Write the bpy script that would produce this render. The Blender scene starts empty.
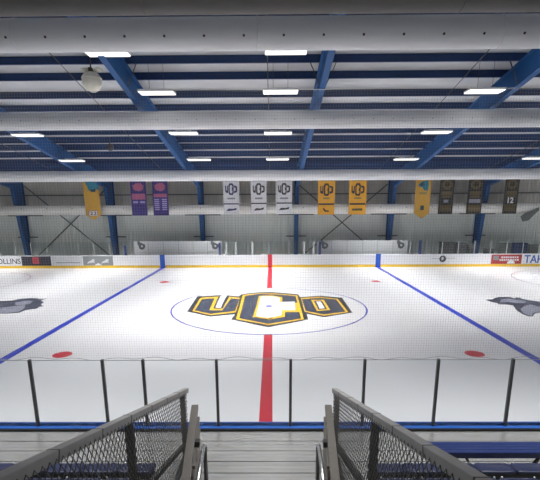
import bpy, bmesh, math, random
from mathutils import Vector, Matrix
random.seed(7)
scene = bpy.context.scene
COL = scene.collection

# ------------------------------------------------------------------ camera model (survey of the photograph)
F, TH, CY, CX, CH, CD, X0, YAW, ROLL = 424.35, .2229, 301.6, 268.76, 4.7007, 19.7326, .1517, -.0082, .005

def ray(px, py):
    a = (px - CX) / F; b = (CY - py) / F
    a, b = math.cos(ROLL) * a + math.sin(ROLL) * b, -math.sin(ROLL) * a + math.cos(ROLL) * b
    Y = math.cos(TH) + b * math.sin(TH); Z = -math.sin(TH) + b * math.cos(TH)
    c, s = math.cos(YAW), math.sin(YAW)
    return (c * a + s * Y, -s * a + c * Y, Z)
def onZ(px, py, z):
    r = ray(px, py); t = (z - CH) / r[2]; return (X0 + t * r[0], -CD + t * r[1])
def onY(px, py, y):
    r = ray(px, py); t = (y + CD) / r[1]; return (X0 + t * r[0], CH + t * r[2])
def onRoof(px, py, drop):
    z0 = ROOF_Z - drop
    r = ray(px, py); t = (z0 + SLOPE * (16.8 + CD) - CH) / (r[2] + SLOPE * r[1])
    return (X0 + t * r[0], -CD + t * r[1], CH + t * r[2])

ROOF_Z, SLOPE = 7.1, .187
def roof(y): return ROOF_Z + SLOPE * (16.8 - y)
WALL_Y = 17.2

# ------------------------------------------------------------------ materials
def srgb(r, g, b):
    f = lambda c: (c / 255 / 12.92) if c / 255 <= .04045 else ((c / 255 + .055) / 1.055) ** 2.4
    return (f(r), f(g), f(b), 1)

MATS = {}
def mat(name, rgb, rough=.5, metal=0.0, var=.06, scale=6.0, spec=.5, bump=0.0, stretch=None):
    if name in MATS: return MATS[name]
    m = bpy.data.materials.new(name); m.use_nodes = True
    nt = m.node_tree; N = nt.nodes; L = nt.links
    p = N['Principled BSDF']
    p.inputs['Roughness'].default_value = rough; p.inputs['Metallic'].default_value = metal
    p.inputs['Specular IOR Level'].default_value = spec
    c = srgb(*rgb)
    tc = N.new('ShaderNodeTexCoord'); nz = N.new('ShaderNodeTexNoise')
    nz.inputs['Scale'].default_value = scale; nz.inputs['Detail'].default_value = 4
    if stretch:
        mp = N.new('ShaderNodeMapping'); mp.inputs['Scale'].default_value = stretch
        L.new(tc.outputs['Object'], mp.inputs['Vector']); L.new(mp.outputs['Vector'], nz.inputs['Vector'])
    else:
        L.new(tc.outputs['Object'], nz.inputs['Vector'])
    rp = N.new('ShaderNodeValToRGB')
    rp.color_ramp.elements[0].position = .3; rp.color_ramp.elements[1].position = .7
    rp.color_ramp.elements[0].color = tuple(max(0, v * (1 - var)) for v in c[:3]) + (1,)
    rp.color_ramp.elements[1].color = tuple(min(1, v * (1 + var)) for v in c[:3]) + (1,)
    L.new(nz.outputs['Fac'], rp.inputs['Fac']); L.new(rp.outputs['Color'], p.inputs['Base Color'])
    if bump:
        b = N.new('ShaderNodeBump'); b.inputs['Strength'].default_value = bump; b.inputs['Distance'].default_value = .02
        L.new(nz.outputs['Fac'], b.inputs['Height']); L.new(b.outputs['Normal'], p.inputs['Normal'])
    MATS[name] = m
    return m

def emis(name, rgb, strength):
    m = bpy.data.materials.new(name); m.use_nodes = True
    nt = m.node_tree; nt.nodes.clear()
    e = nt.nodes.new('ShaderNodeEmission'); o = nt.nodes.new('ShaderNodeOutputMaterial')
    e.inputs['Color'].default_value = srgb(*rgb); e.inputs['Strength'].default_value = strength
    nt.links.new(e.outputs[0], o.inputs[0]); return m

def glass(name, tint, refl):
    m = bpy.data.materials.new(name); m.use_nodes = True
    nt = m.node_tree; nt.nodes.clear()
    t = nt.nodes.new('ShaderNodeBsdfTransparent'); t.inputs['Color'].default_value = tint
    g = nt.nodes.new('ShaderNodeBsdfGlossy'); g.inputs['Roughness'].default_value = .04
    fr = nt.nodes.new('ShaderNodeFresnel'); fr.inputs['IOR'].default_value = refl
    mx = nt.nodes.new('ShaderNodeMixShader'); o = nt.nodes.new('ShaderNodeOutputMaterial')
    nt.links.new(fr.outputs[0], mx.inputs[0]); nt.links.new(t.outputs[0], mx.inputs[1])
    nt.links.new(g.outputs[0], mx.inputs[2]); nt.links.new(mx.outputs[0], o.inputs[0]); return m

M = dict(
    ice=mat('ice', (234, 235, 239), .22, var=.012, scale=.6, spec=.25),
    paint_red=mat('ice_red', (206, 30, 48), .3, var=.05),
    paint_blue=mat('ice_blue', (24, 52, 196), .3, var=.05),
    ring_blue=mat('ring_blue', (52, 54, 176), .3),
    ring_red=mat('ring_red', (120, 64, 96), .3),
    logo_black=mat('logo_black', (40, 40, 48), .35),
    logo_gold=mat('logo_gold', (243, 190, 30), .35),
    logo_navy=mat('logo_navy', (48, 56, 76), .35, var=.12, scale=3),
    logo_white=mat('logo_white', (238, 238, 241), .3),
    horse_dark=mat('horse_dark', (50, 54, 72), .4, var=.25, scale=2),
    horse_grey=mat('horse_grey', (124, 127, 144), .4, var=.08, scale=2),
    board_white=mat('board_white', (236, 238, 242), .35, var=.015),
    kick_yellow=mat('kick_yellow', (236, 190, 30), .4),
    cap_blue=mat('cap_blue', (20, 80, 172), .4, var=.04),
    marker_blue=mat('marker_blue', (20, 84, 190), .35),
    post_dark=mat('post_dark', (66, 69, 70), .45, metal=.3),
    post_light=mat('post_light', (188, 196, 196), .4, metal=.2),
    steel_blue=mat('steel_blue', (28, 76, 134), .6, spec=.25, var=.06),
    purlin_blue_shaded=mat('purlin_blue_shaded', (13, 48, 96), .55, var=.08),  # same blue paint as the frames, with roof shade put into the colour
    roof_white=mat('roof_insulation', (206, 208, 213), .4, var=.10, scale=1.2, stretch=(.35, 1.2, 1), bump=.25),
    duct=mat('duct_white', (222, 223, 226), .85, spec=.08, var=.03, scale=1.5, stretch=(.5, 2, 2)),
    duct_shaded=mat('duct_shaded', (80, 77, 75), .7, var=.12, scale=3, stretch=(.5, 2, 2)),  # shadow on the nearest duct is put into this darker grey
    duct_cream=mat('duct_cream', (246, 243, 237), .85, spec=.08, var=.04, scale=1.5),
    nozzle=mat('nozzle', (40, 40, 44), .6),
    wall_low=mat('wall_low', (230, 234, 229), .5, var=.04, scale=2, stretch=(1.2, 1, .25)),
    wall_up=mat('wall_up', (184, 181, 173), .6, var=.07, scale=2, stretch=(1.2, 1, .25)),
    girt=mat('girt', (66, 68, 70), .6),
    rod=mat('rod', (86, 88, 88), .5),
    fixture=mat('fixture', (225, 226, 228), .4),
    alu=mat('aluminium', (206, 206, 202), .27, metal=.72, var=.10, scale=5, stretch=(.5, 6, 1)),
    gap=mat('gap_dark', (46, 48, 50), .7),
    deck=mat('deck', (120, 122, 120), .6),
    concrete=mat('concrete', (118, 120, 120), .75, var=.1),
    rail=mat('rail_paint', (140, 139, 137), .5, var=.06, scale=14),
    gatem=mat('gate_paint', (92, 88, 83), .5, var=.08, scale=14),
    rail_dark=mat('rail_dark', (44, 44, 44), .5),
    mesh=mat('mesh_wire', (62, 61, 58), .45, metal=.4),
    chrome=mat('chrome', (196, 198, 198), .25, metal=.9),
    seat=mat('seat_navy', (26, 33, 66), .42, var=.10, scale=9),
    bench=mat('bench_blue', (18, 38, 94), .38, var=.06, scale=8, stretch=(.4, 12, 1)),
    bolt=mat('bolt', (190, 192, 196), .3, metal=.8),
    net=mat('netting', (120, 124, 132), .7),
    panel_white=mat('panel_white', (206, 210, 213), .45, var=.03),
    seam=mat('seam', (128, 134, 136), .6),
    emblem_grey=mat('emblem_grey', (84, 88, 92), .5),
    post_navy=mat('post_navy', (30, 50, 104), .45),
    case_dark=mat('case_dark', (52, 53, 55), .6, var=.15),
    case_grey=mat('case_grey', (92, 96, 94), .6, var=.1),
    case_blue=mat('case_blue', (36, 50, 104), .55, var=.1),
    ban_purple=mat('banner_purple', (50, 40, 108), .7),
    ban_white=mat('banner_white', (214, 214, 219), .7),
    ban_gold=mat('banner_gold', (238, 166, 34), .7),
    ban_ochre=mat('banner_ochre', (196, 146, 46), .7),
    ban_black=mat('banner_black', (36, 33, 30), .7),
    ink_navy=mat('ink_navy', (48, 48, 88), .7),
    ink_dark=mat('ink_dark', (44, 42, 48), .7),
    ink_brown=mat('ink_brown', (86, 72, 40), .7),
    ink_tan=mat('ink_tan', (140, 120, 66), .7),
    ink_pink=mat('ink_pink', (160, 82, 112), .7),
    ink_lilac=mat('ink_lilac', (150, 140, 196), .7),
    ink_white=mat('ink_white', (226, 226, 230), .7),
    ink_grey=mat('ink_grey', (128, 128, 140), .7),
    ink_teal=mat('ink_teal', (30, 112, 136), .7),
    ink_green=mat('ink_green', (28, 62, 74), .7),
    ad_black=mat('ad_black', (38, 34, 52), .5),
    ad_red=mat('ad_red', (168, 40, 46), .5),
    ad_crimson=mat('ad_crimson', (190, 60, 70), .5),
    ad_grey=mat('ad_grey', (134, 138, 140), .5),
    ad_pale=mat('ad_pale', (214, 217, 220), .5),
    ad_text=mat('ad_text', (60, 62, 68), .5),
    ad_blue=mat('ad_blue', (26, 84, 176), .5),
    speaker=mat('speaker_cream', (226, 222, 206), .5),
    speaker_dark=mat('speaker_dark', (50, 52, 58), .6),
)
M['diffuser'] = emis('led_diffuser', (255, 253, 250), 1.7)
M['glass_near'] = glass('shield_glass', (.982, .996, .996, 1), 1.05)
M['glass_far'] = glass('far_glass', (.93, .955, .95, 1), 1.35)

# ------------------------------------------------------------------ helpers
def obj(name, bm, m, parent=None, smooth=False, bevel=0):
    me = bpy.data.meshes.new(name)
    bmesh.ops.recalc_face_normals(bm, faces=bm.faces)
    bm.to_mesh(me); bm.free()
    me.materials.append(M[m] if isinstance(m, str) else m)
    if smooth:
        for p in me.polygons: p.use_smooth = True
    o = bpy.data.objects.new(name, me); COL.objects.link(o)
    if parent is not None: o.parent = parent
    if bevel:
        b = o.modifiers.new('bevel', 'BEVEL'); b.width = bevel; b.segments = 2; b.limit_method = 'ANGLE'
    return o
def place(o, parent):          # parent sits at its own origin: keep world coordinates of the mesh
    o.parent = parent; o.matrix_parent_inverse = Matrix.Translation(-parent.location); return o
def part(name, bm, m, root, **k):
    o = obj(name, bm, m, None, **k); o.parent = root
    w = Vector(root.location); p = root.parent
    while p is not None: w += Vector(p.location); p = p.parent
    o.data.transform(Matrix.Translation(-w)); return o
def thing(name, label, cat, loc=(0, 0, 0), group=None):
    o = bpy.data.objects.new(name, None); COL.objects.link(o); o.location = loc
    o.empty_display_size = .1
    o['label'] = label; o['category'] = cat
    if group: o['group'] = group
    return o
def tag(o, label, cat, group=None):
    o['label'] = label; o['category'] = cat
    if group: o['group'] = group
    return o
def struct(name, bm, m, **k):
    o = obj(name, bm, m, **k); o['kind'] = 'structure'; return o

def box(bm, x0, x1, y0, y1, z0, z1):
    v = [bm.verts.new((x, y, z)) for x in (x0, x1) for y in (y0, y1) for z in (z0, z1)]
    for f in ((0, 1, 3, 2), (4, 6, 7, 5), (0, 4, 5, 1), (2, 3, 7, 6), (0, 2, 6, 4), (1, 5, 7, 3)):
        bm.faces.new([v[i] for i in f])
    return bm
def B(*a): return box(bmesh.new(), *a)
def prism(bm, pts, d):          # pts: 3-D loop, extruded by vector d
    a = [bm.verts.new(p) for p in pts]; b = [bm.verts.new(Vector(p) + Vector(d)) for p in pts]
    n = len(pts)
    bm.faces.new(a); bm.faces.new(b[::-1])
    for i in range(n): bm.faces.new((a[i], a[(i + 1) % n], b[(i + 1) % n], b[i]))
    return bm
def bar(bm, p, q, w, h=None, up=(0, 0, 1)):     # rectangular bar from p to q
    h = h or w; p = Vector(p); q = Vector(q); d = (q - p).normalized(); u = Vector(up)
    if abs(d.dot(u)) > .98: u = Vector((0, 1, 0))
    s = d.cross(u).normalized(); t = s.cross(d).normalized()
    pts = [p + s * (i * w / 2) + t * (j * h / 2) for i, j in ((-1, -1), (1, -1), (1, 1), (-1, 1))]
    return prism(bm, pts, q - p)
def tube(bm, path, r, n=10, closed_ends=True):
    path = [Vector(p) for p in path]; rings = []
    for i, p in enumerate(path):
        d = (path[min(i + 1, len(path) - 1)] - path[max(i - 1, 0)]).normalized()
        u = Vector((0, 0, 1)) if abs(d.z) < .9 else Vector((1, 0, 0))
        s = d.cross(u).normalized(); t = s.cross(d)
        rr = r[i] if isinstance(r, (list, tuple)) else r
        rings.append([bm.verts.new(p + (s * math.cos(2 * math.pi * k / n) + t * math.sin(2 * math.pi * k / n)) * rr) for k in range(n)])
    for a, b in zip(rings, rings[1:]):
        for k in range(n): bm.faces.new((a[k], a[(k + 1) % n], b[(k + 1) % n], b[k]))
    if closed_ends: bm.faces.new(rings[0][::-1]); bm.faces.new(rings[-1])
    return bm
def lathe(bm, prof, c, n=20):    # prof: (r, z) list about vertical axis at c
    rings = []
    for r, z in prof:
        rings.append([bm.verts.new((c[0] + r * math.cos(2 * math.pi * k / n), c[1] + r * math.sin(2 * math.pi * k / n), c[2] + z)) for k in range(n)])
    for a, b in zip(rings, rings[1:]):
        for k in range(n): bm.faces.new((a[k], a[(k + 1) % n], b[(k + 1) % n], b[k]))
    bm.faces.new(rings[0][::-1]); bm.faces.new(rings[-1]); return bm
def flat(bm, pts, z, t=.001):    # thin painted patch on the ice
    return prism(bm, [(x, y, z) for x, y in pts], (0, 0, t))
def ring(bm, cx, cy, r, w, z, a0=0, a1=2 * math.pi, n=96):
    v = []
    for k in range(n + 1):
        a = a0 + (a1 - a0) * k / n
        v.append((bm.verts.new((cx + (r - w / 2) * math.cos(a), cy + (r - w / 2) * math.sin(a), z)),
                  bm.verts.new((cx + (r + w / 2) * math.cos(a), cy + (r + w / 2) * math.sin(a), z))))
    for p, q in zip(v, v[1:]): bm.faces.new((p[0], p[1], q[1], q[0]))
    return bm
def disc(cx, cy, r, n=40): return [(cx + r * math.cos(2 * math.pi * k / n), cy + r * math.sin(2 * math.pi * k / n)) for k in range(n)]
def facing(bm, pts, y, t=.004):  # pts (x, z): a thin vertical patch facing the stands
    return prism(bm, [(x, y, z) for x, z in pts], (0, -t, 0))
def rect(x0, x1, z0, z1): return [(x0, z0), (x1, z0), (x1, z1), (x0, z1)]
def text_mesh(s, size, depth=.003, bold=0.0):
    c = bpy.data.curves.new('lettering', 'FONT'); c.body = s; c.size = size; c.extrude = depth; c.offset = bold
    c.align_x = 'CENTER'; c.align_y = 'CENTER'
    o = bpy.data.objects.new('lettering', c); COL.objects.link(o)
    bpy.context.view_layer.update()
    me = bpy.data.meshes.new_from_object(o.evaluated_get(bpy.context.evaluated_depsgraph_get()))
    bpy.data.objects.remove(o); return me
def lettering(s, x, y, z, w, h, m, root, bold=0.0):   # upright text facing -Y fitted to w x h
    me = text_mesh(s, 1, bold=bold)
    xs = [v.co.x for v in me.vertices]; ys = [v.co.y for v in me.vertices]
    sx = w / (max(xs) - min(xs)); sy = h / (max(ys) - min(ys)); cx = (max(xs) + min(xs)) / 2; cy = (max(ys) + min(ys)) / 2
    for v in me.vertices: v.co = Vector(((v.co.x - cx) * sx + x, y - v.co.z, (v.co.y - cy) * sy + z))
    me.materials.append(M[m]); o = bpy.data.objects.new('lettering', me); COL.objects.link(o)
    o.parent = root; w_ = Vector(root.location); p = root.parent
    while p is not None: w_ += Vector(p.location); p = p.parent
    me.transform(Matrix.Translation(-w_)); return o

# ================================================================== SETTING
# ice sheet
ice = struct('floor', B(-31, 31, -12.98, 12.98, -.2, 0), 'ice')
BX = 8.335
def paint(name, bm, m, label=None):
    o = obj(name, bm, m, ice)
    if label: o['label'] = label
    return o
for s, w in ((-1, 'left'), (1, 'right')):
    paint('blue_line', B(s * BX - .15, s * BX + .15, -12.97, 12.97, .001, .003), 'paint_blue')
paint('centre_line', B(-.152, .152, -12.97, -4.55, .001, .003), 'paint_red', 'red centre line on the near half of the ice')
paint('centre_line', B(-.152, .152, 4.55, 12.97, .001, .003), 'paint_red', 'red centre line on the far half of the ice')
paint('centre_circle', ring(bmesh.new(), 0, 0, 4.57, .075, .003), 'ring_blue')
for sx in (-1, 1):
    for sy in (-1, 1):
        paint('faceoff_spot', flat(bmesh.new(), disc(sx * (BX - 1.658), sy * 6.7, .305), .001, .002), 'paint_red')
    paint('faceoff_circle', ring(bmesh.new(), sx * 20.4, 6.7, 4.57, .08, .003), 'ring_red')
    paint('faceoff_circle', ring(bmesh.new(), sx * 20.4, -6.7, 4.57, .08, .003), 'ring_red')

# centre emblem: three block letters, traced on the ice
za = lambda pts: [onZ(x / 6 + 180, y / 6 + 285, 0) for x, y in pts]
zb = lambda pts: [onZ(x / 5.4 + 260, y / 5.4 + 285, 0) for x, y in pts]
emb = obj('centre_emblem', flat(bmesh.new(),
    za([(42, 160), (104, 68), (250, 62), (228, 112), (258, 112), (282, 62), (356, 68), (366, 56), (470, 44)]) + zb([(60, 38), (206, 50), (218, 66), (326, 58), (442, 68), (500, 149), (346, 174), (252, 156), (260, 187), (44, 229)]) +
    za([(306, 207), (330, 176), (182, 190)]), .0012, .0008), 'logo_black', ice)
emb['label'] = 'black outline backing of the centre ice letters'
def inset(pts, d):
    A = sum(p[0] * q[1] - q[0] * p[1] for p, q in zip(pts, pts[1:] + pts[:1]))
    sg = 1 if A > 0 else -1; out = []; n = len(pts)
    for i in range(n):
        p0, p1, p2 = Vector(pts[i - 1]), Vector(pts[i]), Vector(pts[(i + 1) % n])
        e1, e2 = (p1 - p0).normalized(), (p2 - p1).normalized()
        n1, n2 = Vector((-e1.y, e1.x)) * sg, Vector((-e2.y, e2.x)) * sg
        m = (n1 + n2); k = max(.5, m.dot(n1)); out.append(tuple(p1 + m * (d / k)))
    return out
def letter(pts, m, z):
    if m == 'logo_gold' and z < .003: pts = inset(pts, .045)
    if m == 'logo_gold' and z > .003: pts = inset(pts, .03)
    return letter_(pts, m, z)
def letter_(pts, m, z): return obj('letter_fill', flat(bmesh.new(), pts, z, .0008), m, emb)
# gold underlays
letter(za([(68, 157), (118, 76), (236, 68), (206, 138), (252, 140), (292, 69), (366, 75), (340, 166), (182, 182)]), 'logo_gold', .0021)
letter(za([(330, 206), (372, 60), (440, 52)]) + zb([(0, 44), (92, 46), (206, 56), (243, 186), (44, 219), (0, 209)]), 'logo_gold', .0021)
letter(zb([(216, 70), (322, 63), (424, 75), (484, 148), (344, 168), (236, 145)]), 'logo_gold', .0021)
# navy fills
letter(za([(88, 153), (132, 84), (208, 80), (176, 151), (252, 153), (306, 80), (358, 85), (330, 157), (184, 174)]), 'logo_navy', .003)
letter(za([(356, 200), (390, 66), (446, 57)]) + zb([(0, 48), (92, 51), (192, 60), (202, 96), (122, 96), (120, 66), (70, 58), (18, 58), (-10, 86)]) + za([(436, 194), (536, 210)]) + zb([(44, 190), (134, 173), (136, 146), (212, 146), (222, 181), (44, 211)]), 'logo_navy', .003)
letter(zb([(226, 76), (322, 69), (412, 78), (462, 144), (344, 160), (246, 140)]), 'logo_navy', .003)
# inner gold edges and white counters
letter(za([(470, 66), (438, 192), (540, 209)]) + zb([(44, 189), (133, 173), (135, 145), (210, 145), (200, 97), (122, 97), (120, 66), (70, 57), (18, 57)]), 'logo_gold', .0038)
letter(za([(484, 70), (456, 186), (536, 200)]) + zb([(44, 178), (116, 164), (118, 136), (192, 136), (188, 90), (108, 92), (106, 70), (66, 62), (22, 62)]), 'logo_white', .0046)
letter(zb([(272, 80), (346, 79), (384, 136), (304, 142)]), 'logo_gold', .0038)
letter(zb([(290, 86), (334, 85), (362, 130), (316, 134)]), 'logo_navy', .0046)
letter(zb([(304, 90), (328, 89), (350, 126), (322, 129)]), 'logo_white', .0054)
letter(za([(228, 78), (200, 142), (246, 143), (282, 76)]), 'logo_navy', .0046)
letter(za([(243, 68), (212, 136), (244, 137), (277, 68)]), 'logo_white', .0054)
paint('centre_spot', flat(bmesh.new(), disc(0, 0, .16), .0056, .001), 'paint_blue')

# grey horse-head emblems in the two end zones
zl = lambda pts: [onZ(x / 9, y / 9 + 290, 0) for x, y in pts]
zr = lambda pts: [onZ(x / 9 + 480, y / 9 + 290, 0) for x, y in pts]
h1 = paint('horse_emblem', flat(bmesh.new(), zl([(-260, 110), (-60, 108), (0, 98), (110, 94), (160, 82), (260, 72), (330, 74), (355, 82), (428, 76), (368, 92), (395, 112), (368, 128), (392, 148), (350, 152), (335, 168), (230, 182), (175, 204), (60, 214), (-60, 212), (-260, 200)]), .0012, .0008), 'horse_dark', 'dark grey horse emblem left of the left blue line')
obj('emblem_mane', flat(bmesh.new(), zl([(135, 112), (230, 96), (300, 98), (270, 124), (200, 136), (140, 134)]), .0021, .0008), 'horse_grey', h1)
obj('emblem_muzzle', flat(bmesh.new(), zl([(-240, 160), (0, 160), (130, 146), (225, 136), (222, 162), (170, 196), (60, 208), (-240, 196)]), .0021, .0008), 'horse_grey', h1)
h2 = paint('horse_emblem', flat(bmesh.new(), zr([(48, 88), (110, 84), (135, 70), (180, 62), (270, 62), (308, 76), (325, 66), (365, 68), (372, 78), (430, 90), (540, 104), (760, 120), (760, 190), (560, 200), (490, 214), (478, 238), (440, 238), (385, 220), (330, 185), (298, 140), (250, 132), (165, 130), (155, 118), (95, 106)]), .0012, .0008), 'horse_dark', 'dark grey horse emblem right of the right blue line')
obj('emblem_mane', flat(bmesh.new(), zr([(190, 84), (260, 76), (330, 90), (410, 98), (405, 118), (330, 118), (250, 108), (180, 112)]), .0021, .0008), 'horse_grey', h2)
obj('emblem_muzzle', flat(bmesh.new(), zr([(362, 170), (400, 145), (455, 128), (520, 150), (730, 160), (720, 186), (556, 190), (480, 206), (466, 230), (440, 230), (394, 212)]), .0021, .0008), 'horse_grey', h2)

# slab around the rink, walls, roof
struct('floor_surround', B(-34, 34, 13.1, WALL_Y + .2, -.2, .02), 'concrete')
def ribbed(z0, z1, y):
    bm = bmesh.new(); prof = []; x = -34.0
    while x < 34:
        prof += [(x, y), (x + .22, y), (x + .235, y - .035), (x + .285, y - .035), (x + .30, y)]; x += .304
    a = [bm.verts.new((px, py, z0)) for px, py in prof]; b = [bm.verts.new((px, py, z1)) for px, py in prof]
    for i in range(len(prof) - 1): bm.faces.new((a[i], a[i + 1], b[i + 1], b[i]))
    return bm
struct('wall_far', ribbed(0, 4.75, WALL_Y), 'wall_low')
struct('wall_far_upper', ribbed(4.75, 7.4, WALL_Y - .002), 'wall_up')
struct('wall_left', B(-34.3, -34, -20, WALL_Y, -.2, 14.0), 'wall_low')
struct('wall_right', B(34, 34.3, -20, WALL_Y, -.2, 14.0), 'wall_low')
bm = bmesh.new()
prism(bm, [(-34, WALL_Y + .3, roof(WALL_Y + .3)), (34, WALL_Y + .3, roof(WALL_Y + .3)), (34, -22, roof(-22)), (-34, -22, roof(-22))], (0, 0, .12))
ceil = struct('ceiling', bm, 'roof_white')
rows = [14, 36, 58.5, 75, 93.5, 106.6, 118, 129.5, 137.9, 145.2, 152.5, 159.8, 165]
PY = [onRoof(270, r, .14)[1] for r in rows]
for k in range(1, 12): PY.insert(0, PY[0] - 1.42)
PY += [PY[-1] + 1.4, PY[-1] + 2.7]
for y in PY:
    if y > 16.9 or y < -21.5: continue
    zt = roof(y); dp = .29 if y < 5 else .36
    bm = bmesh.new()
    box(bm, -34, 34, y - .012, y + .012, zt - dp, zt + .0)
    box(bm, -34, 34, y - .09, y + .012, zt - dp - .02, zt - dp + .005)
    box(bm, -34, 34, y - .012, y + .09, zt - .03, zt - .004)
    obj('purlin', bm, 'purlin_blue_shaded', ceil)
for x in (-16.5, -8.2, 0, 8.3, 16.5):
    bm = bmesh.new(); tube(bm, [(x, 15, roof(15) - .3), (x, -21, roof(-21) - .3)], .018, 6)
    obj('conduit', bm, 'girt', ceil)

# wall girts
bm = B(-34, 34, WALL_Y - .13, WALL_Y - .04, 5.58, 5.66)
g = struct('trim_1', bm, 'girt')

# ================================================================== STEEL FRAMES
FX = [onY(25.5, 230, 16.8)[0], onY(114.3, 230, 16.8)[0], -5.72, 2.2, 10.05, onY(477, 230, 16.8)[0]]

FL = ['blue steel frame at far left, beside the X brace nearest the left edge',
      'blue steel frame between the gold number pennant and the purple banners',
      'blue steel frame crossing the ceiling left of centre, right of the purple banners',
      'blue steel frame near the middle, between white and gold banners',
      'blue steel frame between the bright gold banners and the emblem pennant',
      'blue steel frame on the right, behind the black banners']
def rb(y): return 7.28 + SLOPE * (9.5 - y)           # underside of the rafter
for x, lab in zip(FX, FL):
    root = thing('steel_frame', lab, 'steel frame', (x, 16.9, 0), 'blue steel portal frames')
    yk = 15.62
    # column: tapered I-section
    bm = bmesh.new()
    prism(bm, [(x - .02, 17.1, 0), (x - .02, 16.6, 0), (x - .02, yk, rb(yk)), (x - .02, yk, roof(yk) - .3), (x - .02, 17.1, roof(17.1) - .3)], (.04, 0, 0))
    prism(bm, [(x - .15, 16.6, 0), (x - .15, yk, rb(yk)), (x - .15, yk - .03, rb(yk)), (x - .15, 16.57, 0)], (.3, 0, 0))
    box(bm, x - .15, x + .15, 17.07, 17.1, 0, roof(17.1) - .3)
    part('column', bm, 'steel_blue', root)
    bm = bmesh.new()
    prism(bm, [(x - .02, yk, rb(yk)), (x - .02, -21, rb(-21)), (x - .02, -21, roof(-21) - .29), (x - .02, yk, roof(yk) - .29)], (.04, 0, 0))
    prism(bm, [(x - .12, yk, rb(yk)), (x - .12, -21, rb(-21)), (x - .12, -21, rb(-21) + .03), (x - .12, yk, rb(yk) + .03)], (.24, 0, 0))
    prism(bm, [(x - .16, yk, roof(yk) - .29), (x - .16, -21, roof(-21) - .29), (x - .16, -21, roof(-21) - .32), (x - .16, yk, roof(yk) - .32)], (.32, 0, 0))
    part('rafter', bm, 'steel_blue', root)
    for y in (PY[13], PY[17]) if len(PY) > 17 else ():
        for s in (-1, 1):
            bm = bmesh.new(); bar(bm, (x + s * .12, y, rb(y) + .06), (x + s * .52, y, roof(y) - .28), .05, .03)
            part('flange_brace', bm, 'girt', root)
    bm = B(x - .75, x - .25, WALL_Y - .2, WALL_Y - .1, 2.08, 2.2); box(bm, x + .18, x + 1.0, WALL_Y - .2, WALL_Y - .1, 2.08, 2.2)
    for s in (-1, 1):
        bm2 = B(min(x + s * .17, x + s * .85), max(x + s * .17, x + s * .85), WALL_Y - .2, WALL_Y - .1, 2.08, 2.17)
        part('bracket', bm2, 'girt', root)
        bm2 = B(min(x + s * .17, x + s * 1.5), max(x + s * .17, x + s * 1.5), WALL_Y - .2, WALL_Y - .1, 3.9, 3.98)
        part('girt_clip', bm2, 'girt', root)
    bm.free()
# X bracing in two bays
for a, b, lab in ((FX[0], FX[1], 'thin grey X-shaped rod brace on the far wall below the gold number pennant'),
                  (FX[3], FX[4], 'thin grey X-shaped rod brace on the far wall below the bright gold banners')):
    root = thing('cross_brace', lab, 'wall brace', ((a + b) / 2, WALL_Y - .12, 3.2))
    for p, q in (((a + .2, .1), (b - .2, 6.4)), ((b - .2, .1), (a + .2, 6.4))):
        bm = bmesh.new(); tube(bm, [(p[0], WALL_Y - .12, p[1]), (q[0], WALL_Y - .12, q[1])], .045, 8); part('rod', bm, 'rod', root, smooth=True)

# ================================================================== AIR DUCTS
def duct(y, z, r, x0, x1, m, lab, noz=None, cap=None):
    root = thing('air_duct', lab, 'air duct', (0, y, z), 'long ceiling air ducts')
    bm = bmesh.new()
    path = [(x0, y, z), (x1, y, z)]; rad = [r, r]
    if cap: path = [(x0, y, z), (x1 - .9, y, z), (x1 - .35, y, z), (x1 - .08, y, z), (x1, y, z)]; rad = [r, r, r * .9, r * .66, r * .3]
    tube(bm, path, rad, 32); part('duct_body', bm, m, root, smooth=True)
    x = x0 + 1.5
    while x < x1 - 1.2:
        bm = bmesh.new(); tube(bm, [(x - .02, y, z), (x + .02, y, z)], r + .006, 32); part('joint_band', bm, m, root, smooth=True); x += 6.1
    if noz:
        off, st, el, nr, lim = noz
        n = int(2 * lim / st)
        for k in range(n + 1):
            xx = off + (k - n // 2) * st
            if xx > x1 - .8: continue
            d = Vector((0, -math.cos(el), math.sin(el))); c = Vector((xx, y, z)) + d * (r - .005)
            bm = bmesh.new(); tube(bm, [c, c + d * .012], nr, 10); part('nozzle', bm, 'nozzle', root)
    return root
duct(-10.5, 8.72, .39, -16, 16, 'duct_shaded', 'shade-darkened grey duct along the very top edge of the view, nearest the stands')
duct(-7.73, 8.95, .376, -20, 20, 'duct', 'wide white round duct with black nozzle holes, second below the top edge', (.46, .985, -.42, .032, 9.2))
duct(.4, 8.4, .376, -26, 26, 'duct', 'white round duct crossing the middle of the ceiling, below the hanging globe', (.3, .855, -.12, .02, 14.5))
duct(10.5, 6.71, .35, -32, 32, 'duct', 'white round duct directly above the row of banners')
duct(15.2, 4.39, .373, -32, onY(538, 209, 15.2)[0], 'duct_cream', 'cream round duct behind the banners, ending in a taper at right', (.6, 2.05, .35, .035, 22), cap=True)

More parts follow.
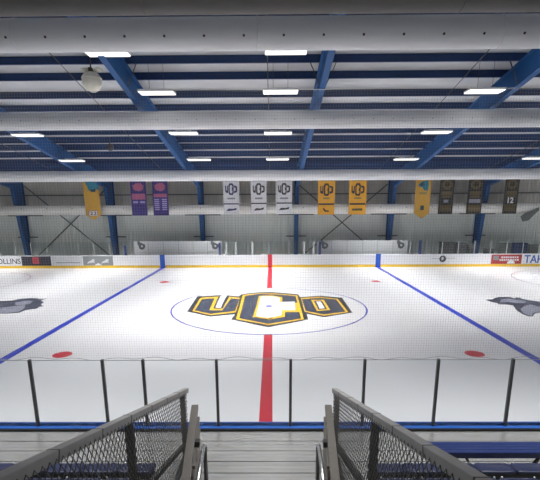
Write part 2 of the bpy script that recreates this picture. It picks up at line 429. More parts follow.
# ================================================================== LIGHTS
def lamp(x, y, z, root=None, watts=None):
    d = bpy.data.lights.new('led_lamp', 'AREA'); d.shape = 'RECTANGLE'; d.size = 1.4; d.size_y = .5
    d.energy = watts or LAMP_W; d.color = (1, .985, .965); d.spread = math.radians(82)
    o = bpy.data.objects.new('lamp', d); COL.objects.link(o)
    if root: o.parent = root; o.location = (0, 0, -.03)
    else: o.location = (x, y, z - .03)
LAMP_W = 125
def light(px, py, w, lab, visible=True, pos=None):
    x, y, z = pos or onRoof(px, py, 1.2)
    root = thing('led_light', lab, 'light', (x, y, z), 'LED high bay lights')
    W, Dp = 1.4, .6
    bm = bmesh.new(); box(bm, x - W / 2 - .02, x + W / 2 + .02, y - Dp / 2 - .02, y + Dp / 2 + .02, z + .012, z + .075)
    box(bm, x - .4, x + .4, y - .1, y + .1, z + .075, z + .14)
    part('housing', bm, 'fixture', root)
    part('diffuser', B(x - W / 2, x + W / 2, y - Dp / 2, y + Dp / 2, z - .02, z + .012), 'diffuser', root)
    lamp(x, y, z, root)
    for s in (-1, 1):
        bm = bmesh.new(); tube(bm, [(x + s * .3, y, z + .07), (x + s * .3, y, roof(y) - .02)], .008, 5); part('hanger', bm, 'girt', root)
LR = [('row below the wide nozzle duct', [(107, 53.2, 'left'), (286, 51.2, 'right')]),
      ('row above the middle duct', [(157, 93, 'leftmost'), (280.5, 92, 'middle'), (484.5, 91.5, 'rightmost')]),
      ('row below the middle duct', [(27.5, 135.5, 'leftmost'), (183.5, 133.5, 'second from left'), (278, 133.5, 'third from left'), (436.5, 132.5, 'rightmost')]),
      ('row above the banners', [(72, 161, 'leftmost'), (199, 160, 'second from left'), (277.5, 159.5, 'third from left'), (406, 159.5, 'fourth from left'), (536, 158.5, 'rightmost')])]
for rn, ls in LR:
    for px, py, w in ls: light(px, py, 0, 'white LED light, %s in the %s' % (w, rn))
ex = [(-12.6, -1.0), (16.4, -1.0), (16.4, 3.6), (-20.8, 3.6), (-20.8, 8), (24.4, 8), (24.4, -1), (-20.8, -1),
      (-20.8, 12.6), (-12.6, 12.6), (-4.4, 12.6), (.47, 12.6), (8.5, 12.6), (16.4, 12.6), (24.4, 12.6)]
for x, y in ex: lamp(x, y, roof(y) - 1.2)
for x in (-9, -4.5, .47, 5, 9): lamp(x, -13.6, 9.2, None, 95)

# ================================================================== CEILING FITTINGS
sx, sz = onY(92, 82, -1.6); sy = -1.6
root = thing('ceiling_globe', 'cream round globe speaker hanging from the ceiling between two ducts', 'speaker', (sx, sy, sz))
bm = bmesh.new(); R_ = .37
lathe(bm, [(.02, -R_)] + [(R_ * math.sin(a), -R_ * math.cos(a)) for a in [math.radians(d) for d in range(12, 112, 9)]], (sx, sy, sz), 28); part('bowl', bm, 'speaker', root, smooth=True)
bm = bmesh.new(); lathe(bm, [(R_ + .008, .10), (R_ + .008, .14), (.31, .24), (.24, .32), (.1, .36)], (sx, sy, sz), 28); part('cap', bm, 'speaker', root, smooth=True)
bm = bmesh.new(); tube(bm, [(sx, sy, sz + .33), (sx, sy, roof(sy) - .02)], .03, 8); part('hanger', bm, 'girt', root)
part('junction_box', B(sx - .07, sx + .07, sy - .12, sy + .05, sz + .36, sz + .5), 'ink_brown', root)
for s in (-1, 1):
    bm = bmesh.new(); lathe(bm, [(.05, 0), (.17, .03), (.2, .08), (.12, .13)], (sx + s * .24 + .04, sy, sz + .36), 16); part('driver', bm, 'speaker', root, smooth=True)
sx, sz = onY(110, 147, 7.5); sy = 7.5
root = thing('ceiling_speaker', 'small dark round speaker under the purlins between middle and rear ducts', 'speaker', (sx, sy, sz))
bm = bmesh.new(); lathe(bm, [(.1, -.22), (.19, -.16), (.22, 0), (.19, .14), (.06, .2)], (sx, sy, sz), 18); part('housing', bm, 'speaker_dark', root, smooth=True)
bm = bmesh.new(); tube(bm, [(sx, sy, sz + .2), (sx, sy, roof(sy) - .02)], .02, 6); part('hanger', bm, 'girt', root)

# ================================================================== FAR DASHER BOARDS
FB = 12.98
root = thing('dasher_boards', 'white rink boards across the far side with yellow kick plate and adverts', 'rink boards', (0, FB + .06, 0))
far = root
part('board_face', B(-24, 24, FB, FB + .1, .2, .95), 'board_white', root)
part('kick_plate', B(-24, 24, FB - .015, FB + .1, .0, .205), 'kick_yellow', root)
part('cap_rail', B(-24, 24, FB - .03, FB + .13, .95, .985), 'board_white', root)
for s in (-1, 1):
    part('line_marker', B(s * BX - .19, s * BX + .19, FB - .05, FB - .012, .012, 1.03), 'marker_blue', root)['label'] = 'blue line marker on the boards'
part('line_marker', B(-.16, .16, FB - .05, FB - .012, .012, 1.03), 'paint_red', root)['label'] = 'red centre line marker on the boards'
def bx(px): return onY(px, 260, FB)[0]
def advert(p0, p1, m, lab):
    o = part('advert', B(bx(p0), bx(p1), FB - .012, FB - .002, .215, .935), m, root); o['label'] = lab; return o
def adpart(name, pts, m, ad, y=FB - .013):
    return part(name, facing(bmesh.new(), pts, y), m, ad)
a1 = advert(-30, 21, 'board_white', 'white advert with dark capital letters')
lettering('OLLINS', (bx(-3) + bx(20.5)) / 2, FB - .016, .56, bx(20.5) - bx(-3), .42, 'ad_text', a1, .01)
a2 = advert(21.5, 51, 'ad_black', 'near-black advert with a red block in the middle')
adpart('red_block', rect(bx(32.5), bx(39), .36, .88), 'ad_crimson', a2)
adpart('motif', [(bx(34), .45), (bx(37.5), .5), (bx(36.5), .8), (bx(34.6), .72)], 'ad_red', a2, FB - .018)
a3 = advert(52, 82, 'ad_pale', 'white advert with a faint grey strip')
adpart('faint_strip', rect(bx(56), bx(80), .40, .47), 'ad_grey', a3)
a4 = advert(83, 113, 'ad_grey', 'grey advert with two white running-animal shapes')
for c in (91, 105):
    adpart('animal_shape', [(bx(c - 4), .35), (bx(c - 3), .5), (bx(c - 1), .56), (bx(c + 2), .72), (bx(c + 4), .66), (bx(c + 3), .5), (bx(c + 4.2), .36), (bx(c + 2), .46), (bx(c), .42), (bx(c - 2), .4)], 'ad_pale', a4)
adpart('white_wedge', [(bx(94), .23), (bx(98), .4), (bx(102), .23)], 'board_white', a4)
a5 = advert(428, 466, 'board_white', 'white advert with a small round dark badge')
adpart('badge', [(bx(442.5) + .26 * math.cos(t), .62 + .26 * math.sin(t)) for t in [k * math.pi / 10 for k in range(20)]], 'ad_text', a5)
adpart('badge_mark', [(bx(441.5), .5), (bx(443.8), .62), (bx(442.6), .8), (bx(441.2), .7)], 'ad_pale', a5, FB - .018)
adpart('thin_rule', rect(bx(431.5), bx(439), .64, .67), 'ad_grey', a5); adpart('thin_rule', rect(bx(446), bx(455), .66, .69), 'ad_grey', a5)
a6 = advert(491, 521.5, 'ad_red', 'red advert with two rows of pale lettering')
adpart('dark_square', rect(bx(493), bx(498.5), .5, .84), 'ad_grey', a6)
for i, (r0, z0) in enumerate(((501, .66), (499.5, .46))):
    x = r0
    while x < 518:
        w = random.uniform(1.2, 2.4); adpart('pale_stroke', rect(bx(x), bx(min(x + w, 519)), z0, z0 + .12), 'ink_white', a6); x += w + .6
adpart('white_dome', [(bx(511) + .3 * math.cos(t), .235 + .26 * math.sin(t)) for t in [k * math.pi / 12 for k in range(13)]], 'board_white', a6, FB - .02)
a7 = advert(522.5, 575, 'board_white', 'white advert with big blue capital letters')
lettering('TAH', (bx(524) + bx(543.5)) / 2, FB - .016, .58, bx(543.5) - bx(524), .62, 'ad_blue', a7, .02)
# far shielding
def far_glass(p0, p1, n):
    x0, x1 = bx(p0), bx(p1); w = (x1 - x0) / n
    for k in range(n):
        part('glass_pane', B(x0 + k * w + .02, x0 + (k + 1) * w - .02, FB + .045, FB + .057, .985, 1.98), 'glass_far', far)
        part('glass_post', B(x0 + k * w - .02, x0 + k * w + .02, FB + .03, FB + .075, .985, 1.98), 'post_light', far)
far_glass(-30, 126, 10); far_glass(409.5, 570, 10)
for a, b in ((226.5, 236), (236, 252.5), (252.5, 270), (270, 288), (288, 304), (304, 313.5)):
    part('glass_pane', B(bx(a) + .04, bx(b) - .04, FB + .045, FB + .057, .985, 1.98), 'glass_far', far)
for p in (226.5, 236, 252.5, 304, 313.5):
    part('glass_post', B(bx(p) - .07, bx(p) + .07, FB + .03, FB + .09, .985, 1.98), 'post_light', far)
for p in (270, 288):
    part('glass_post', B(bx(p) - .025, bx(p) + .025, FB + .03, FB + .08, .985, 2.02), 'seam', far)
for p, z, m in ((126, 1.75, 'post_navy'), (220, 1.92, 'post_navy'), (319.6, 2.0, 'post_navy'), (419.5, 2.05, 'post_navy')):
    part('door_post', B(bx(p) - .09, bx(p) + .09, FB + .02, FB + .1, .985, z), m, far)

# players' bench back screens
YB = 14.5
def screen(edges, lab):
    xs = [onY(p, 247, YB)[0] for p in edges]
    root = thing('bench_screen', lab, 'bench screen', ((xs[0] + xs[-1]) / 2, YB, 0.02))
    zt = onY(270, 240.8, YB)[1]
    for a, b in zip(xs, xs[1:]):
        part('panel', B(a + .015, b - .015, YB, YB + .03, .35, zt), 'panel_white', root)
        part('leg', B(a - .015, a + .015, YB, YB + .05, .02, zt), 'seam', root)
    part('leg', B(xs[-1] - .015, xs[-1] + .015, YB, YB + .05, .02, zt), 'seam', root)
    part('lower_rail', B(xs[0], xs[-1], YB - .01, YB, 1.05, 1.10), 'panel_white', root)
    for a, b, s in ((xs[0], xs[1], 1), (xs[-2], xs[-1], 1)):
        c = (a + b) / 2; z = (zt + 1.1) / 2 + .06
        P = [(-.28, .42), (-.12, .42), (-.06, .3), (.1, .22), (.3, .12), (.34, -.08), (.22, -.28), (.02, -.34), (-.18, -.24), (-.2, -.02), (-.3, .16)]
        e = part('horse_badge', facing(bmesh.new(), [(c + s * u, z + v * .92) for u, v in P], YB - .002), 'emblem_grey', root)
        part('badge_gap', facing(bmesh.new(), [(c + s * u, z + v) for u, v in ((.0, .04), (.12, .03), (.14, -.08), (.06, -.12), (.0, -.06))], YB - .008), 'panel_white', e)
screen([134, 148.5, 163.5, 178.5, 193, 207.5, 221.5], 'white panelled screen behind the left bench, ahead of the purple banners')
screen([317, 331.3, 347, 362.5, 377.5, 393, 407.5], 'white panelled screen behind the right bench, under the bright gold banners')
# equipment cases right of the benches
def case(p0, p1, row, m, lab, y=14.3):
    x0, x1 = onY(p0, 248, y)[0], onY(p1, 248, y)[0]; zt = onY(270, row, y)[1]
    root = thing('equipment_case', lab, 'equipment case', ((x0 + x1) / 2, y + .25, .02), 'cases behind the far boards')
    part('body', B(x0, x1, y, y + .5, .09, zt - .16), m, root, bevel=.03)
    part('lid', B(x0 - .015, x1 + .015, y - .015, y + .515, zt - .15, zt), m, root, bevel=.04)
    for k in (.3, .7):
        xx = x0 + (x1 - x0) * k
        part('latch', B(xx - .04, xx + .04, y - .03, y + .0, zt - .24, zt - .1), 'rod', root)
    for xx in (x0 + .1, x1 - .1):
        bm = bmesh.new(); tube(bm, [(xx - .025, y + .25, .07), (xx + .025, y + .25, .07)], .05, 12); part('wheel', bm, 'nozzle', root)
case(441, 455, 242.8, 'case_dark', 'wide charcoal equipment case behind the boards above the round badge')
case(457, 466.5, 243.2, 'case_dark', 'narrower charcoal equipment case just left of the blue column')
case(468.5, 473.5, 245.5, 'case_dark', 'narrow dark equipment case directly in front of the blue column')
case(486.5, 494.5, 249.2, 'case_dark', 'low dark case above the left end of the red advert')
case(501.5, 511.5, 243.8, 'case_grey', 'dull grey equipment case above the right half of red advert')
case(514, 527.5, 244, 'case_blue', 'navy blue equipment case above the gap beside the blue lettering')
case(529.5, 538.5, 245.5, 'case_grey', 'dull grey equipment case above the blue lettering')

# ================================================================== BANNERS
BY = 14.55
ZT = onY(270, 177.5, BY)[1]
def bxx(px, py): return onY(px, py, BY)
def quad(cx, x_half, z0, z1): return rect(cx - x_half, cx + x_half, z0, z1)
def cloth(root, pts, m, name='cloth'):
    bm = bmesh.new(); facing(bm, pts, BY, .012); return part(name, bm, m, root)
def uco(root, c, z, s, m, bg):
    p = lambda pts: [(c + u * s * .76, z + v * s * 1.2) for u, v in pts]
    e = part('emblem', facing(bmesh.new(), p([(-.22, .5), (.22, .5), (.36, .34), (.36, -.34), (.22, -.5), (-.22, -.5), (-.36, -.34), (-.36, .34)]), BY - .014), m, root)
    part('emblem_gap', facing(bmesh.new(), p([(-.1, .34), (.1, .34), (.18, .24), (.18, .12), (.1, .1), (.1, -.1), (.18, -.12), (.18, -.24), (.1, -.34), (-.1, -.34), (-.17, -.22), (-.17, .22)]), BY - .02), bg, e)
    part('emblem_letter', facing(bmesh.new(), p([(-.84, .3), (-.68, .3), (-.66, -.1), (-.56, -.1), (-.54, .3), (-.4, .3), (-.4, -.28), (-.5, -.34), (-.74, -.28), (-.82, -.2)]), BY - .014), m, e)
    part('emblem_letter', facing(bmesh.new(), p([(.4, .32), (.74, .28), (.84, .2), (.84, -.2), (.74, -.28), (.4, -.34), (.4, -.14), (.62, -.14), (.62, .14), (.4, .14)]), BY - .014), m, e)
def strip(root, c, z, w, h, m, name='print_strip', y=BY - .014): return part(name, facing(bmesh.new(), quad(c, w / 2, z - h / 2, z + h / 2), y), m, root)
def zrow(r): return onY(270, r, BY)[1]
def banner(px0, px1, row0, row1, m, lab, group):
    pr = (row0 + row1) / 2
    x0, x1 = onY(px0, pr, BY)[0], onY(px1, pr, BY)[0]; z0 = zrow(row1)
    root = thing('hanging_banner', lab, 'banner', ((x0 + x1) / 2, BY, ZT), group)
    cloth(root, rect(x0, x1, z0, ZT), m)
    bm = bmesh.new(); tube(bm, [(x0 - .04, BY - .006, ZT + .01), (x1 + .04, BY - .006, ZT + .01)], .025, 8); part('top_pole', bm, 'rod', root)
    for xx in (x0 + .1, x1 - .1):
        bm = bmesh.new(); tube(bm, [(xx, BY - .006, ZT + .01), (xx, BY - .006, roof(BY) - .05)], .006, 4); part('hanging_cord', bm, 'girt', root)
    return root, (x0 + x1) / 2, (x1 - x0)
# purple
for i, (a, b, lab) in enumerate(((131, 146.5, 'purple banner with one short row of pale names, left of the pair'), (152.7, 168, 'purple banner with two columns of pale names, right of the pair'))):
    r, c, w = banner(a, b, 178, 215, 'ban_purple', lab, 'purple banners')
    z = zrow(186.5)
    part('crest', facing(bmesh.new(), [(c + u * .44, z + v * .32) for u, v in ((-1, .3), (-.4, .9), (.5, 1), (1, .3), (.8, -.6), (.1, -1), (-.8, -.6))], BY - .014), 'ink_pink', r)
    strip(r, c, zrow(195 if i else 196), w * .86, .25 if i else .45, 'ink_pink')
    if i:
        for k in range(6):
            for s in (-1, 1): strip(r, c + s * w * .25, zrow(199 + k * 2), w * .32, .09, 'ink_lilac')
    else:
        for s in (-1, 1): strip(r, c + s * w * .23, zrow(201.5), w * .32, .16, 'ink_lilac')
# white
for i, (a, b, lab) in enumerate(((223.5, 239, 'white banner with navy stripe, leftmost of the three white ones'), (251, 266.5, 'white banner with dark stripe, middle of the three white ones'), (276.2, 292, 'white banner with dark stripe, rightmost of the three white ones'))):
    r, c, w = banner(a, b, 178, 214, 'ban_white', lab, 'white banners')
    ink = 'ink_navy' if i == 0 else 'ink_dark'
    strip(r, c, zrow(180.3), w * .84, .13, 'ink_grey'); uco(r, c, zrow(189), .74, ink, 'ban_white')
    strip(r, c, zrow(198.3), w * .5, .14, 'ink_grey'); strip(r, c, zrow(203.7 - .3 * i), w * .98, .1, ink, 'stripe')
    part('script_mark', facing(bmesh.new(), [(c + u * w, zrow(209.4 - .3 * i) + v) for u, v in ((-.33, -.12), (-.2, .08), (.1, .06), (.34, .14), (.3, -.04), (-.05, -.1))], BY - .014), ink, r)
# bright gold
for i, (a, b, lab) in enumerate(((318, 334.7, 'bright gold banner with dark emblem, left of the pair'), (349, 366.3, 'bright gold banner with dark emblem, right of the pair'))):
    r, c, w = banner(a, b, 178, 215, 'ban_gold', lab, 'bright gold banners')
    strip(r, c, zrow(180.4), w * .7, .14, 'ink_tan'); uco(r, c, zrow(190), .8, 'ink_dark', 'ban_gold')
    strip(r, c, zrow(198.6), w * .4, .14, 'ink_tan'); strip(r, c, zrow(204.4), w * .94, .14, 'ink_dark', 'stripe')
    P = ((-.2, .16), (-.1, .1), (-.02, -.04), (.18, -.06), (.18, -.16), (-.06, -.16), (-.16, -.04)) if i == 0 else ((-.3, -.08), (-.3, .08), (.3, .1), (.3, -.08))
    part('script_mark', facing(bmesh.new(), [(c + u * w, zrow(210) + v) for u, v in P], BY - .014), 'ink_dark' if i == 0 else 'ink_brown', r)
# ochre pennants with pointed ends
for px0, px1, lab, num in ((84.3, 99.7, 'ochre pointed pennant with the number twenty-two at left', '22'), (415, 430.3, 'ochre pointed pennant with a teal emblem, left of the black banners', None)):
    x0, x1 = onY(px0, 198, BY)[0], onY(px1, 198, BY)[0]; c = (x0 + x1) / 2; w = x1 - x0
    r = thing('pointed_pennant', lab, 'pennant', (c, BY, ZT))
    cloth(r, [(x0, zrow(214)), (c - .05, zrow(219)), (c + .05, zrow(219)), (x1, zrow(214)), (x1, ZT), (x0, ZT)], 'ban_ochre')
    for xx in (x0 + .1, x1 - .1):
        bm = bmesh.new(); tube(bm, [(xx, BY - .006, ZT), (xx, BY - .006, roof(BY) - .05)], .006, 4); part('hanging_cord', bm, 'girt', r)
    z = zrow(186.5)
    if num:
        e = part('crest', facing(bmesh.new(), [(c + u * w, z + v) for u, v in ((-.44, .55), (.5, .72), (.5, -.2), (.3, -.14), (.12, -.3), (-.16, -.24), (-.26, .1))], BY - .014), 'ink_teal', r)
        part('crest_dark', facing(bmesh.new(), [(c + u * w, z + v) for u, v in ((-.1, -.16), (.34, -.08), (.24, -.36), (0, -.34))], BY - .018), 'ink_green', e)  # darker green part of the printed crest
        bx_ = strip(r, c, zrow(212.5), w * .58, .42, 'ink_pink', 'number_box')
        strip(bx_, c, zrow(212.5), w * .52, .36, 'ink_white', 'number_ground', BY - .019)
        lettering(num, c, BY - .026, zrow(212.5), w * .46, .28, 'ink_dark', r, .02)
    else:
        e = part('crest', facing(bmesh.new(), [(c + u * w, z + v) for u, v in ((-.34, .1), (-.1, .34), (.28, .42), (.34, .1), (.3, -.4), (.06, -.36), (-.08, -.1), (-.3, -.08))], BY - .014), 'ink_teal', r)
        part('crest_dark', facing(bmesh.new(), [(c + u * w, z + v) for u, v in ((-.3, .12), (-.05, .3), (.05, .1), (-.1, -.06))], BY - .018), 'ink_green', e)
        strip(r, c, zrow(194), w * .5, .2, 'ink_tan')
        strip(r, c, zrow(208.5), w * .24, .36, 'ink_green', 'number_box')
# black
for i, (a, b, lab) in enumerate(((439, 453.5, 'black banner with gold print, leftmost of the three black ones'), (467.3, 482.5, 'black banner with gold print, middle, before the right blue column'), (503.8, 518, 'black banner with the white number twelve at right'))):
    r, c, w = banner(a, b, 178, 215, 'ban_black', lab, 'black banners')
    z = zrow(185.5)
    e = part('crest', facing(bmesh.new(), [(c + .36 * w * math.cos(t), z + .36 * math.sin(t)) for t in [k * math.pi / 5 for k in range(10)]], BY - .014), 'ink_brown', r)
    part('crest_core', facing(bmesh.new(), [(c + .18 * w * math.cos(t), z + .2 * math.sin(t)) for t in [k * math.pi / 4 for k in range(8)]], BY - .018), 'ban_black', e)
    for rr, ww, hh, m in ((194, .7, .26, 'ink_brown'), (197.5, .62, .14, 'ink_brown'), (209, .78, .5, 'ink_brown')): strip(r, c, zrow(rr), w * ww, hh, m)
    strip(r, c, zrow(206), w * .9, .05, 'ink_tan', 'stripe')
    if i == 2: lettering('12', c, BY - .018, zrow(201.5), w * .42, .44, 'ink_white', r, .03)
    elif i == 0: strip(r, c, zrow(202), w * .3, .22, 'ink_grey')
    else: strip(r, c, zrow(202), w * .72, .3, 'ink_grey')
# bundled cloth below the duct end
x0 = onY(521, 219, 14.7); x1 = onY(539, 205, 14.7)
bm = bmesh.new()
prism(bm, [(onY(px, py, 14.7)[0], 14.7, onY(px, py, 14.7)[1]) for px, py in ((520.5, 216.5), (522.5, 221.5), (528.5, 220.5), (535, 214), (539, 210.5), (539.5, 207), (531, 211), (525, 213))], (0, .03, 0))
xq, zq = onY(533, 213, 14.7)
root = thing('bundled_netting', 'bundled dark netting hanging below the tapered duct end', 'netting', (xq, 14.7, zq))
part('bundle', bm, 'case_grey', root)
bm = bmesh.new(); tube(bm, [(xq, 14.715, zq), (xq, 14.715, roof(14.7) - .02)], .008, 5); part('hanging_cord', bm, 'girt', root)

# ================================================================== NEAR DASHER BOARDS AND SHIELDING
NB = -13.0
yc0 = onZ(270, 421.6, .96)[1]; yc1 = onZ(270, 428.1, .96)[1]
ym = (yc0 + yc1) / 2
near = thing('dasher_boards', 'near rink boards with blue cap and clear glass shielding on dark posts', 'rink boards', (0, ym, 0))
part('board_face', B(-10, 10, yc0 + .03, yc1 + .06, .0, .9), 'board_white', near)
part('cap_rail', B(-10, 10, yc1, yc0, .948, .96), 'cap_blue', near, bevel=.004)
part('board_back', B(-10, 10, yc1 - .01, yc1 + .04, .0, .945), 'gap', near)
PX = [-3.947, -2.716, -2.03, -.79, .46, 1.705, 2.935, 4.18]
PX = [PX[0] - 1.244 * k for k in range(4, 0, -1)] + PX + [PX[-1] + 1.244 * k for k in range(1, 5)]
for x in PX:
    bm = B(x - .024, x + .024, NB - .03, NB + .03, .955, 2.185); part('glass_post', bm, 'post_dark', near, bevel=.01)
for a, b in zip(PX, PX[1:]):
    part('glass_pane', B(a + .012, b - .012, NB - .007, NB + .007, .962, 2.165), 'glass_near', near)
    part('glass_edge', B(a + .012, b - .012, NB - .006, NB + .006, 2.165, 2.174), 'ad_grey', near)

# spectator netting above the glass
NY = -12.86
ZN = onY(270, 90, NY)[1]
root = thing('safety_net', 'fine grey spectator netting hanging above the near glass', 'safety net', (0, NY, ZN))
bm = bmesh.new(); st = .042; t = .0007
x = -9.0
while x <= 9.0:
    box(bm, x - t, x + t, NY - t, NY + t, 2.16, ZN); x += st
z = 2.16
while z <= ZN:
    box(bm, -9, 9, NY - t, NY + t, z - t, z + t); z += st
part('net_mesh', bm, 'net', root)
bm = bmesh.new(); tube(bm, [(-9, NY, ZN), (9, NY, ZN)], .003, 6); part('support_cable', bm, 'rod', root)
bm = bmesh.new(); tube(bm, [(-9 + .1 * k, NY - .01, 2.15 + .018 * math.sin(k * .9) + .014 * math.sin(k * .37 + 1)) for k in range(181)], .0045, 6); part('bottom_rope', bm, 'ad_grey', root)

# ================================================================== WALKWAY AND STANDS
WZ = .912
bm = bmesh.new()
y = yc1 - .03; first = True
while y > -15.2:
    w = (y + 13.42) if first else .285
    if first and w < .1: w = .285
    n = 3
    for k in range(n):
        a = y - w * k / n - (.009 if k == 0 else .0015); b = y - w * (k + 1) / n + (.009 if k == n - 1 else .0015)
        box(bm, -10, 10, b, a, WZ - .04, WZ)
    y -= w; first = False
wk = struct('floor_walkway', bm, 'alu')
obj('support', B(-10, 10, -15.3, yc1 - .03, .0, WZ - .035), 'gap', wk)
# tiers under the seat rows
for k in range(3):
    y1 = -15.3 - .62 * k
    for s in (-1, 1):
        xa, xb = sorted((s * 1.35, s * 10))
        struct('floor_tier', B(xa, xb, y1 - .62, y1, 0, .95 + .2 * k), 'deck')

def seat_row(side, zs, ya, yb, x_first, n, rowname):
    root = thing('seat_beam', 'dark steel beam carrying the %s of navy seats %s the aisle' % (rowname, 'left of' if side < 0 else 'right of'), 'seat beam', (side * 3.2, (ya + yb) / 2, zs - .12))
    xa, xb = sorted((side * (x_first - .23), side * (x_first + .47 * n)))
    part('beam', B(xa, xb, (ya + yb) / 2 - .04, (ya + yb) / 2 + .04, zs - .17, zs - .085), 'gap', root)
    for k in range(3):
        x = side * (x_first + .3 + k * 1.4); part('leg', B(x - .025, x + .025, (ya + yb) / 2 - .03, (ya + yb) / 2 + .03, WZ if zs < 1.5 else .95, zs - .17), 'rail_dark', root)
    for k in range(n):
        xc = side * (x_first + .47 * k)
        ordn = ['nearest', 'second', 'third', 'fourth', 'fifth', 'sixth', 'seventh'][k]
        s = thing('bleacher_chair', 'navy moulded seat %s %sthe railing, %s %s of the aisle' % (ordn, '' if k == 0 else 'from ', rowname, 'left' if side < 0 else 'right'), 'seat', (xc, (ya + yb) / 2, zs), 'navy moulded seats, %s' % rowname)
        bm = bmesh.new(); nx, ny = 10, 6; hw = .229; hd = abs(ya - yb) / 2; g = {}
        for i in range(nx + 1):
            for j in range(ny + 1):
                u = -1 + 2 * i / nx; v = -1 + 2 * j / ny
                # rounded corners
                e = 1 - .05 * abs(v) ** 6; e2 = 1 - .07 * abs(u) ** 6
                zz = -.022 * (1 - u * u) * (1 - v * v) + (-.03 if v > .9 else 0) + (.012 if v < -.6 else 0) - .012 * abs(u) ** 8
                g[i, j] = bm.verts.new((xc + u * hw * e, (ya + yb) / 2 + v * hd * e2, zs + zz))
        for i in range(nx):
            for j in range(ny): bm.faces.new((g[i, j], g[i + 1, j], g[i + 1, j + 1], g[i, j + 1]))
        sh = part('shell', bm, 'seat', s, smooth=True); so = sh.modifiers.new('thick', 'SOLIDIFY'); so.thickness = .03; so.offset = -1
        for q in (-1, 1):
            bm = bmesh.new(); lathe(bm, [(.014, -.01), (.014, .004), (.006, .01)], (xc + q * .19, ya - .03, zs - .005), 10); part('bolt', bm, 'bolt', s, smooth=True)
    return root
ya, yb = onZ(270, 461, 1.38)[1], onZ(270, 472.6, 1.38)[1]
ya2, yb2 = onZ(270, 475.6, 1.58)[1], onZ(270, 475.6, 1.58)[1] - .3
for sd in (-1, 1):
    seat_row(sd, 1.38, ya, yb, 1.62, 6, 'front row')
    seat_row(sd, 1.58, ya2, yb2, 1.62, 5, 'second row')

# backless bench by the walkway, right side
zb_ = 1.33
y0, y1 = onZ(480, 441.6, zb_)[1], onZ(480, 452.2, zb_)[1]; x0 = onZ(421, 445, zb_)[0]
root = thing('spectator_bench', 'long backless blue bench on the walkway behind the right-hand glass', 'bench', (4.5, (y0 + y1) / 2, WZ))
bm = bmesh.new(); w = (y0 - y1) / 4
for k in range(4): box(bm, x0, 7.5, y0 - w * (k + 1) + .004, y0 - w * k - .004, zb_ - .05, zb_)
box(bm, x0, 7.5, y1 + .004, y0 - .004, zb_ - .05, zb_ - .008)
part('seat_plank', bm, 'bench', root)
part('front_lip', B(x0, 7.5, y1 - .012, y1 + .004, zb_ - .09, zb_ - .004), 'bench', root)
for xx in (x0 + .55, x0 + 1.75, x0 + 3.1):
    for s in (-1, 1):
        bm = bmesh.new(); bar(bm, (xx + s * .0, (y0 + y1) / 2, zb_ - .05), (xx + s * .26 , (y0 + y1) / 2 - .05, WZ), .04, .03); part('leg', bm, 'rail_dark', root)

# ================================================================== AISLE RAILINGS
RAIL = {}
for sd, X_, p0, p1 in ((-1, -1.16, (186, 388), (0, 474)), (1, 1.1, (334.5, 388), (485, 479))):
    r0, r1 = ray(*p0), ray(*p1); t0, t1 = (X_ - X0) / r0[0], (X_ - X0) / r1[0]
    ya_, za_, yb_, zb_q = -CD + t0 * r0[1], CH + t0 * r0[2], -CD + t1 * r1[1], CH + t1 * r1[2]
    RAIL[sd] = (X_, -(za_ - zb_q) / (ya_ - yb_), ya_, za_)

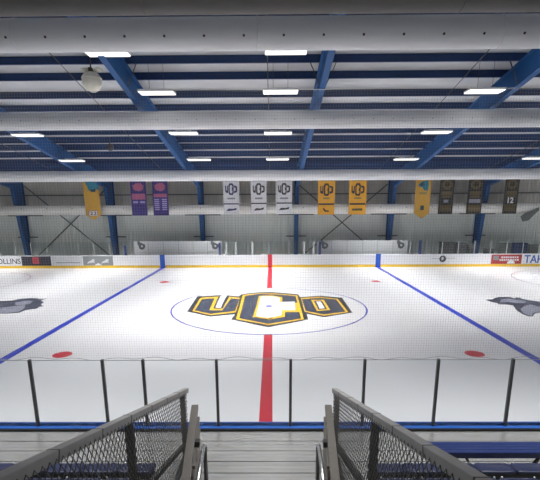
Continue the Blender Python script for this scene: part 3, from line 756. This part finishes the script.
def railing(side, lab):
    X, slope, ye, z_end = RAIL[side]
    def zt(y): return z_end - slope * (y - ye)
    yn = -18.6
    root = thing('aisle_railing', lab, 'railing', (X, -15.5, WZ), 'aisle railings')
    # top rail with flat face
    bm = bmesh.new(); bar(bm, (X, ye, zt(ye) - .04), (X, yn, zt(yn) - .04), .075, .075); part('top_rail', bm, 'rail', root, bevel=.006)
    bm = bmesh.new()
    y = ye - .62
    while y > yn:
        bm = bmesh.new(); bar(bm, (X, y, zt(y) - .04), (X, y - .012, zt(y - .012) - .04), .079, .079); part('joint', bm, 'rail_dark', root); y -= .62
    mid = .88
    bm = bmesh.new(); bar(bm, (X, ye - .12, zt(ye - .12) - mid), (X, yn, zt(yn) - mid), .06, .06); part('middle_rail', bm, 'rail_dark', root, bevel=.005)
    for y in (ye - .27, ye - 2.46, ye - 4.6):
        part('post', B(X - .035, X + .035, y - .035, y + .035, max(WZ, zt(y) - 1.35), zt(y) - .05), 'rail_dark', root, bevel=.006)
    part('bottom_rail', B(X - .03, X + .03, ye - .98, ye - .18, WZ + .1, WZ + .15), 'rail_dark', root)
    # diamond mesh infill on the aisle side of the posts
    Xm = X - side * .036; pitch = .074; lo = 1.12
    bm = bmesh.new()
    L_ = yn - ye
    def clip(s0, dirn):
        # strand in (y, d) with d = depth below the top rail, 0..lo
        pts = []
        a, b = s0, s0 + dirn * lo * .72
        for t_ in range(2): pts.append((a if t_ == 0 else b, 0.02 if t_ == 0 else lo))
        (ya_, da), (yb_, db) = pts
        lo_y, hi_y = yn, ye - .16
        # clip to y range
        def at(y): return da + (db - da) * (y - ya_) / (yb_ - ya_)
        if max(ya_, yb_) < lo_y or min(ya_, yb_) > hi_y: return None
        P = []
        for (yy, dd) in ((ya_, da), (yb_, db)):
            if yy > hi_y: dd = at(hi_y); yy = hi_y
            if yy < lo_y: dd = at(lo_y); yy = lo_y
            P.append((yy, dd))
        return P
    n = int((abs(L_) + 3) / pitch)
    for k in range(n):
        s0 = ye + 1.2 - k * pitch
        for dirn, off in ((1, .0), (-1, .003)):
            P = clip(s0, dirn)
            if not P or abs(P[0][0] - P[1][0]) < .01: continue
            p = [(Xm - side * off, yy, zt(yy) - .03 - dd) for yy, dd in P]
            if min(p[0][2], p[1][2]) < WZ + .1:
                # stop at the walkway
                a, b = (p[0], p[1]) if p[0][2] > p[1][2] else (p[1], p[0])
                if a[2] <= WZ + .12: continue
                f = (a[2] - (WZ + .11)) / (a[2] - b[2]); b = tuple(a[i] + (b[i] - a[i]) * f for i in range(3)); p = [a, b]
            bar(bm, p[0], p[1], .0054, .0054, up=(1, 0, 0))
    part('wire_mesh', bm, 'mesh', root)
railing(-1, 'grey sloping railing with wire mesh on the left of the aisle')
railing(1, 'grey sloping railing with wire mesh on the right of the aisle')

# level guard rails beside the aisle
def guard(side, pf, slope_px, lab):
    zt = 1.80
    xf, yf = onZ(pf, 404.5, zt); xn, yn = onZ(pf + slope_px * 75.5, 480, zt)
    d = Vector((xn - xf, yn - yf, 0)); d.normalize(); Lg = 2.1
    f = Vector((xf, yf, 0)); e = f + d * Lg
    root = thing('guard_rail', lab, 'guard rail', (xf, yf, WZ), 'level guard rails')
    for i, z in enumerate((zt - .03, zt - .22, zt - .41, zt - .6, zt - .78)):
        w = .1 if i == 0 else .06; q = e if i == 0 else f + d * 1.25; ox = 0 if i == 0 else -side * .035
        bm = bmesh.new(); bar(bm, (f.x + ox, f.y, z), (q.x + ox, q.y, z), w, .06 if i == 0 else .05); part('top_bar' if i == 0 else 'bar', bm, 'gatem', root, bevel=.006)
    for q in (.07, 1.2):
        p = f + d * q; bm = bmesh.new(); bar(bm, (p.x, p.y, WZ), (p.x, p.y, zt - .05), .05, .05); part('upright', bm, 'gatem', root)
    p = f + d * .8; part('latch', B(p.x - side * .06 - .04, p.x - side * .06 + .04, p.y - .04, p.y + .04, zt - .2, zt - .12), 'rail_dark', root)
    return d
dl = guard(-1, 194.9, -.125, 'brown-grey level guard rail along the left edge of the aisle')
dr = guard(1, 328.3, .095, 'brown-grey level guard rail along the right edge of the aisle')
def handrail(side, px, slope_px, lab):
    yh = -14.5; xh, zt = onY(px, 440.5, yh)
    q_ = onZ(px + slope_px * 40, 480.5, zt); d = Vector((q_[0] - xh, q_[1] - yh, 0)).normalized()
    root = thing('bent_handrail', lab, 'handrail', (xh, yh, WZ), 'bent tube handrails')
    r = .16; leg = [(xh, yh, WZ + .01), (xh, yh, zt - r)]
    bend = []
    for k in range(1, 9):
        a = math.pi / 2 * k / 8; q = r * (1 - math.cos(a)); bend.append((xh + d.x * q, yh + d.y * q, zt - r + r * math.sin(a)))
    end = Vector(bend[-1]) + d * 1.15
    bm = bmesh.new(); tube(bm, leg + bend[:3], .029, 12); part('leg', bm, 'rail_dark', root, smooth=True)
    bm = bmesh.new(); tube(bm, bend[2:] + [tuple(end)], .027, 12); part('tube', bm, 'chrome', root, smooth=True)
    bm = bmesh.new(); tube(bm, [(end.x, end.y, WZ + .01), (end.x, end.y, end.z)], .024, 12); part('leg', bm, 'rail_dark', root, smooth=True)
    bm = bmesh.new(); lathe(bm, [(.05, 0), (.05, .012), (.026, .016)], (xh, yh, WZ), 14); part('base_flange', bm, 'rail_dark', root)
handrail(-1, 204.5, -.16, 'low bent tube handrail on the aisle side of the left guard rail')
handrail(1, 318.3, .13, 'low bent tube handrail on the aisle side of the right guard rail')

# ================================================================== WORLD, CAMERA, COLOUR
w = bpy.data.worlds.new('World'); scene.world = w; w.use_nodes = True
w.node_tree.nodes['Background'].inputs[0].default_value = (.96, .98, 1, 1)
w.node_tree.nodes['Background'].inputs[1].default_value = .12
cam = bpy.data.cameras.new('Camera'); co = bpy.data.objects.new('Camera', cam); COL.objects.link(co)
cam.sensor_fit = 'HORIZONTAL'; cam.sensor_width = 36; cam.lens = F / 540 * 36
cam.shift_x = (270 - CX) / 540; cam.shift_y = (CY - 240) / 540
cam.clip_start = .05; cam.clip_end = 200
co.matrix_world = Matrix.Translation((X0, -CD, CH)) @ Matrix.Rotation(-YAW, 4, 'Z') @ Matrix.Rotation(math.pi / 2 - TH, 4, 'X') @ Matrix.Rotation(-ROLL, 4, 'Z')
scene.camera = co
scene.view_settings.view_transform = 'Standard'
scene.view_settings.look = 'None'
scene.view_settings.exposure = .12
scene.view_settings.gamma = 1.16
scene.cycles.max_bounces = 8; scene.cycles.transparent_max_bounces = 16
scene.cycles.caustics_reflective = False; scene.cycles.caustics_refractive = False
